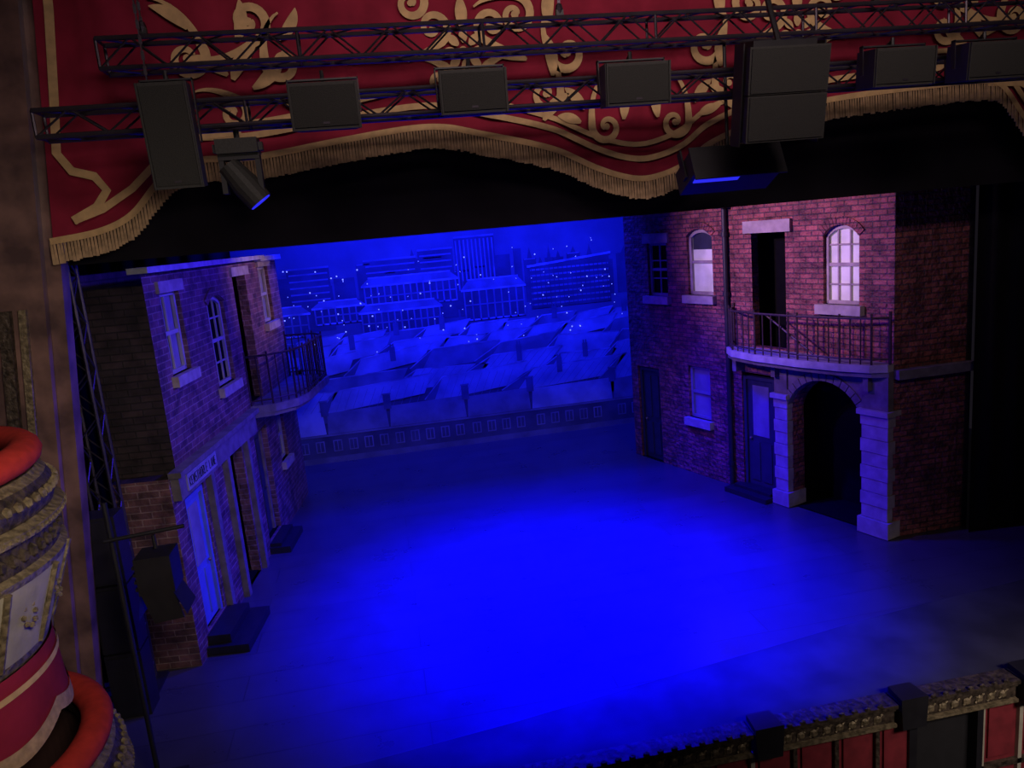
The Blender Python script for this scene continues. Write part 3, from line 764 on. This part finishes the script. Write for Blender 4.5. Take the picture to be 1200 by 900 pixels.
b.done('cabinets', g)
b = B(); b.rod((4.36, 7.82, 7.45), (4.36, 8.2, 8.3), 0.03, 'blackiron'); b.done('hanging_frame', g)

def mover(name, cx, y, zt, dirv, sc_=1.0):
    g = group(name, (cx, y, zt))
    b = B(); s = sc_
    b.box(cx - .20 * s, cx + .20 * s, y - .13 * s, y + .13 * s, zt - .14 * s, zt, 'speaker')
    b.box(cx - .24 * s, cx - .20 * s, y - .05 * s, y + .05 * s, zt - .12 * s, zt - .04 * s, 'blackiron'); b.box(cx + .20 * s, cx + .24 * s, y - .05 * s, y + .05 * s, zt - .12 * s, zt - .04 * s, 'blackiron')
    b.rod((cx, y, zt), (cx, y, 7.01), 0.03, 'blackiron')
    b.done('base', g)
    b = B()
    b.box(cx - .2 * s, cx + .2 * s, y - .07 * s, y + .07 * s, zt - .20 * s, zt - .14 * s, 'blackiron')
    for sg in (-1, 1): b.prism([(cx + sg * .20 * s, zt - .18 * s), (cx + sg * .15 * s, zt - .18 * s), (cx + sg * .15 * s, zt - .52 * s), (cx + sg * .20 * s, zt - .52 * s)], y - .06 * s, y + .06 * s, 'blackiron')
    b.done('yoke', g)
    c = Vector((cx, y, zt - .42 * s)); dv = Vector(dirv).normalized()
    b = B()
    b.rod(c - dv * .22 * s, c + dv * .02 * s, .11 * s, 'speaker', n=16, r2=.14 * s); b.rod(c + dv * .02 * s, c + dv * .24 * s, .14 * s, 'speaker', n=16, r2=.13 * s)
    b.rod(c + dv * .24 * s, c + dv * .25 * s, .115 * s, 'lens', n=16)
    b.done('lamp_head', g)
mover('moving_head_light', -1.20, 8.36, 6.92, (0.55, 0.05, -0.8), 1.0)
FB = lambda s, dd, z: Vector((4.22 + s, 8.75 + dd * .9 + z * .43, 6.24 + z * .9 - dd * .43)); b = B(FB)
b.box(-.55, .55, -.25, .25, -.12, .16, 'blackiron'); b.box(-.56, .56, -.27, -.25, -.20, .2, 'blackiron')
b.box(-.5, .05, -.24, -.05, -.135, -.12, 'lens')
for s in (-.57, .55): b.box(s, s + .02, -.05, .05, -.05, .3, 'blackiron')
b.f = lambda s, d, z: Vector((s, d, z))
b.rod((4.22, 8.78, 6.35), (4.22, 8.78, 7.67), .02, 'blackiron')
b.done('led_batten')

g = group('stage_lantern', (-2.75, 8.1, 2.6))
b = B()
b.rod((-3.05, 8.25, 0.035), (-3.05, 8.25, 3.4), 0.028, 'blackiron', n=10); b.box(-3.3, -2.8, 8.0, 8.5, 0.035, 0.07, 'blackiron')
b.rod((-3.1, 8.2, 3.0), (-2.3, 8.2, 3.05), 0.022, 'blackiron', n=8)
b.done('boom', g)
b = B()
b.rod((-2.62, 8.2, 3.0), (-2.62, 8.2, 2.85), 0.02, 'blackiron')
b.box(-2.80, -2.44, 8.0, 8.35, 2.42, 2.82, 'blackiron')
b.prism([(-2.78, 2.42), (-2.46, 2.42), (-2.40, 2.12), (-2.70, 2.10)], 8.0, 8.02, 'blackiron')
b.prism([(-2.78, 2.42), (-2.46, 2.42), (-2.40, 2.16), (-2.70, 2.14)], 8.33, 8.35, 'blackiron')
b.poly([(-2.46, 8.0, 2.42), (-2.46, 8.35, 2.42), (-2.36, 8.38, 2.16), (-2.36, 7.98, 2.16)], 'blackiron'); b.poly([(-2.80, 8.0, 2.42), (-2.80, 8.35, 2.42), (-2.84, 8.38, 2.16), (-2.84, 7.98, 2.16)], 'blackiron')
for i in range(4): b.box(-2.83, -2.80, 8.02, 8.33, 2.47 + i * .08, 2.50 + i * .08, 'blackiron')
b.done('lamp_body', g)

# ================================================================== THEATRE BOXES
def thbox(cx, zr, full=True):
    cy = 6.4
    g = group('theatre_box', (cx, cy, zr))
    b = B()
    R = 1.32; rr = 0.115; prof = [(R + rr * 1.15 * math.cos(math.radians(a)), zr + rr * math.sin(math.radians(a))) for a in range(0, 361, 30)]
    b.lathe(cx, cy, prof, 'redplush', -100, 100, 56); b.done('plush_rail', g, smooth=True)
    b = B()
    z = zr
    prof = [(1.18, z - .02, 'giltdark'), (1.18, z - .12, 'giltdark'), (1.38, z - .12, 'gilt'), (1.44, z - .18, 'giltdark'), (1.50, z - .30, 'giltdark'), (1.46, z - .42, 'gilt'), (1.53, z - .46, 'gilt'), (1.53, z - .52, 'giltdark'),
            (1.45, z - .56, 'giltdark'), (1.45, z - .76, 'gilt'), (1.50, z - .80, 'gilt'), (1.48, z - .86, 'cream'), (1.37, z - 1.15, 'cream'), (1.25, z - 1.5, 'gilt'), (1.22, z - 1.58, 'giltdark'), (0.9, z - 1.85, 'giltdark'), (0.0, z - 2.0)]
    b.lathe(cx, cy, prof, 'giltdark', -100, 100, 56)
    b.lathe(cx, cy, [(1.2, z - .1), (1.2, z - .9)], 'house_wall', -100, 100, 40); b.lathe(cx, cy, [(0, z - .9), (1.4, z - .9)], 'house_wall', -100, 100, 40)
    b.done('curved_front', g)
    b = B()
    for i in range(90):
        a = math.radians(-100 + 200 * i / 89)
        ca, sa = math.cos(a), math.sin(a)
        b.ball((cx + 1.53 * ca, cy + 1.53 * sa, z - .49), .02, 'gilt', n=6)
        if i % 2:
            b.ball((cx + 1.49 * ca, cy + 1.49 * sa, z - .28), .04, 'gilt', sz=1.2, n=6)
            b.ball((cx + 1.455 * ca, cy + 1.455 * sa, z - .66), .04, 'giltdark', sz=1.5, n=6)
    for i in range(9):
        a = math.radians(-90 + 180 * i / 8); ca, sa = math.cos(a), math.sin(a)
        b.rod((cx + 1.49 * ca, cy + 1.49 * sa, z - .86), (cx + 1.25 * ca, cy + 1.25 * sa, z - 1.5), .03, 'gilt')
        a2 = a + math.radians(11)
        for k_ in range(8):
            t = k_ * math.pi / 4
            an = a2 + 0.05 * math.cos(t); zz = z - 1.15 + .09 * math.sin(t)
            b.ball((cx + 1.38 * math.cos(an), cy + 1.38 * math.sin(an), zz), .024, 'gilt', n=6)
    b.done('gilt_mouldings', g)
    if full:
        b = B(); n = 60
        for i in range(n):
            a0 = math.radians(-100 + 200 * i / n); a1 = math.radians(-100 + 200 * (i + 1) / n)
            f = lambda a: z - 2.05 - .12 * abs(math.sin(a * 4))
            P = lambda a, r_, zz: (cx + r_ * math.cos(a), cy + r_ * math.sin(a), zz)
            b.poly([P(a0, 1.24, z - 1.58), P(a1, 1.24, z - 1.58), P(a1, 1.27, f(a1)), P(a0, 1.27, f(a0))], 'red')
            b.poly([P(a0, 1.28, f(a0) + .03), P(a1, 1.28, f(a1) + .03), P(a1, 1.29, f(a1) - .1), P(a0, 1.29, f(a0) - .1)], 'fringe')
            b.poly([P(a0, 1.26, z - 1.70), P(a1, 1.26, z - 1.70), P(a1, 1.265, z - 1.75), P(a0, 1.265, z - 1.75)], 'gold')
        b.done('fringed_valance', g)
thbox(-4.30, 4.36); thbox(-4.18, 1.86, False)

# ================================================================== STAGE FRONT / RAIL
g = group('orchestra_rail', (5.5, 7.25, 0))
b = B()
segs = [(0.9, 3.5), (3.86, 5.28), (5.66, 6.88), (7.26, 9.6)]
for a, c in segs:
    b.box(a, c, 7.12, 7.34, 0.0, 0.05, 'giltdark'); b.box(a, c, 7.08, 7.34, 0.05, 0.10, 'giltdark'); b.box(a, c, 7.15, 7.32, -0.16, 0.0, 'giltdark'); b.box(a, c, 7.10, 7.34, -0.20, -0.16, 'gilt')
    n = int((c - a) / .16)
    for i in range(n):
        x = a + .08 + i * .16
        b.ball((x, 7.14, -0.08), .05, 'gilt', sy=.5, sx=1.1, n=6); b.rod((x - .05, 7.14, -.13), (x + .06, 7.14, -.02), .012, 'gilt', n=5)
        b.ball((x, 7.10, 0.115), .03, 'giltdark', sx=1.4, n=6)
b.done('gilt_frieze', g)
b = B()
for a, c in ((0.9, 5.5), (6.45, 9.6)):
    b.box(a, c, 7.22, 7.34, -2.1, -0.18, 'redpanel')
    x = a
    while x < c:
        b.box(x, x + .05, 7.17, 7.22, -2.0, -0.2, 'cream' if int(x * 7) % 3 == 0 else 'giltdark')
        b.box(x + .12, min(x + .44, c), 7.19, 7.22, -0.95, -0.28, 'redpanel')
        x += .52
    b.box(a, c, 7.17, 7.22, -1.1, -1.03, 'giltdark')
b.box(5.5, 6.45, 7.30, 7.34, -2.1, -0.20, 'pit'); b.box(5.48, 5.58, 7.15, 7.34, -2.1, 0.0, 'blackiron'); b.box(6.38, 6.46, 7.15, 7.34, -2.1, -.2, 'blackiron')
b.done('red_panelling', g)
b = B()
for x in (3.68, 5.47, 7.07):
    b.slab([(x - .17, 7.05), (x + .17, 7.05), (x + .14, 7.34), (x - .14, 7.34)], 0.10, 0.17, 'blackiron')
    b.prism([(x - .15, -0.22), (x + .15, -0.22), (x + .17, 0.10), (x - .17, 0.10)], 7.05, 7.34, 'blackiron')
b.done('rail_mounted_monitors', g)
b = B()
b.box(-2.6, 0.85, 7.3, 7.35, -2.1, 0.03, 'redpanel')
b.done('stage_riser')

# ================================================================== LIGHTS
def spot(name, loc, tgt, e, col, ang, blend=1.0, size=0.25):
    l = bpy.data.lights.new(name, 'SPOT'); l.energy = e; l.color = col; l.spot_size = math.radians(ang); l.spot_blend = blend; l.shadow_soft_size = size
    o = bpy.data.objects.new(name, l); o.location = loc
    o.rotation_euler = (Vector(tgt) - Vector(loc)).to_track_quat('-Z', 'Y').to_euler(); COL.objects.link(o)
def area(name, loc, tgt, e, col, sx, sy, spread=180):
    l = bpy.data.lights.new(name, 'AREA'); l.energy = e; l.color = col; l.shape = 'RECTANGLE'; l.size = sx; l.size_y = sy; l.spread = math.radians(spread)
    o = bpy.data.objects.new(name, l); o.location = loc
    o.rotation_euler = (Vector(tgt) - Vector(loc)).to_track_quat('-Z', 'Y').to_euler(); COL.objects.link(o)
BL = (0.0008, 0.0004, 1.0)
spot('blue_wash_spot', (2.6, 11.6, 9.2), (2.5, 11.2, 0), 66000, BL, 62, 1.0)
spot('blue_wash_spot', (2.6, 13.5, 9.2), (2.6, 13.6, 0), 15000, BL, 88, 1.0)
area('blue_cyc_light', (2.3, 18.2, 7.4), (2.3, 21.0, 3.0), 1250, (0.005, 0.010, 1.0), 10, 0.4, 140)
spot('facade_spot_right', (-2.2, 11.35, 7.6), (7.2, 13.5, 5.5), 3600, (1.0, 0.60, 0.70), 36, 1.0)
spot('facade_blue_right', (-2.0, 12, 8.0), (7.2, 13.3, 3.0), 2800, (0.12, 0.02, 1.0), 52, 1.0)
spot('facade_spot_left', (8.0, 11.5, 7.6), (-2.2, 16.6, 5.6), 2200, (1.0, 0.6, 0.5), 24, 0.9)
spot('facade_blue_left', (8.0, 11.2, 8.0), (-2.9, 12.6, 3.6), 6000, (0.05, 0.02, 1.0), 50, 1.0)
area('house_light', (3.0, 2.0, 9.5), (3.0, 9.5, 8.1), 76, (1.0, 0.78, 0.74), 8, 1.0, 85)
area('box_light', (0.5, 1.5, 6.5), (-3.6, 7.4, 3.6), 36, (1.0, 0.85, 0.7), 1.5, 1.0, 70)
area('stalls_light', (7.0, 1.5, 5.0), (6.6, 7.2, -0.5), 20, (1.0, 0.86, 0.80), 3.0, 1.0, 45)  # added fill to bring up the rail, not an actual stalls fitting
w = bpy.data.worlds.new('World'); sc.world = w; w.use_nodes = True
w.node_tree.nodes['Background'].inputs[0].default_value = (0.32, 0.26, 0.38, 1); w.node_tree.nodes['Background'].inputs[1].default_value = 0.022

# ================================================================== CAMERA
p = math.radians(11.3); rl = math.radians(5.1); yw = math.radians(9.2)
F0 = Vector((math.sin(yw), math.cos(yw), 0)); R0 = Vector((math.cos(yw), -math.sin(yw), 0)); Z = Vector((0, 0, 1))
Fw = F0 * math.cos(p) - Z * math.sin(p); U = F0 * math.sin(p) + Z * math.cos(p)
cx_ = R0 * math.cos(rl) - U * math.sin(rl); cy_ = R0 * math.sin(rl) + U * math.cos(rl)
cam = bpy.data.cameras.new('Camera'); cam.sensor_width = 36; cam.lens = 36 * 901 / 1200; cam.clip_start = 0.05
co = bpy.data.objects.new('Camera', cam); COL.objects.link(co)
m = Matrix((cx_, cy_, -Fw)).transposed().to_4x4(); m.translation = Vector((0, 0, 5.8)); co.matrix_world = m
sc.camera = co
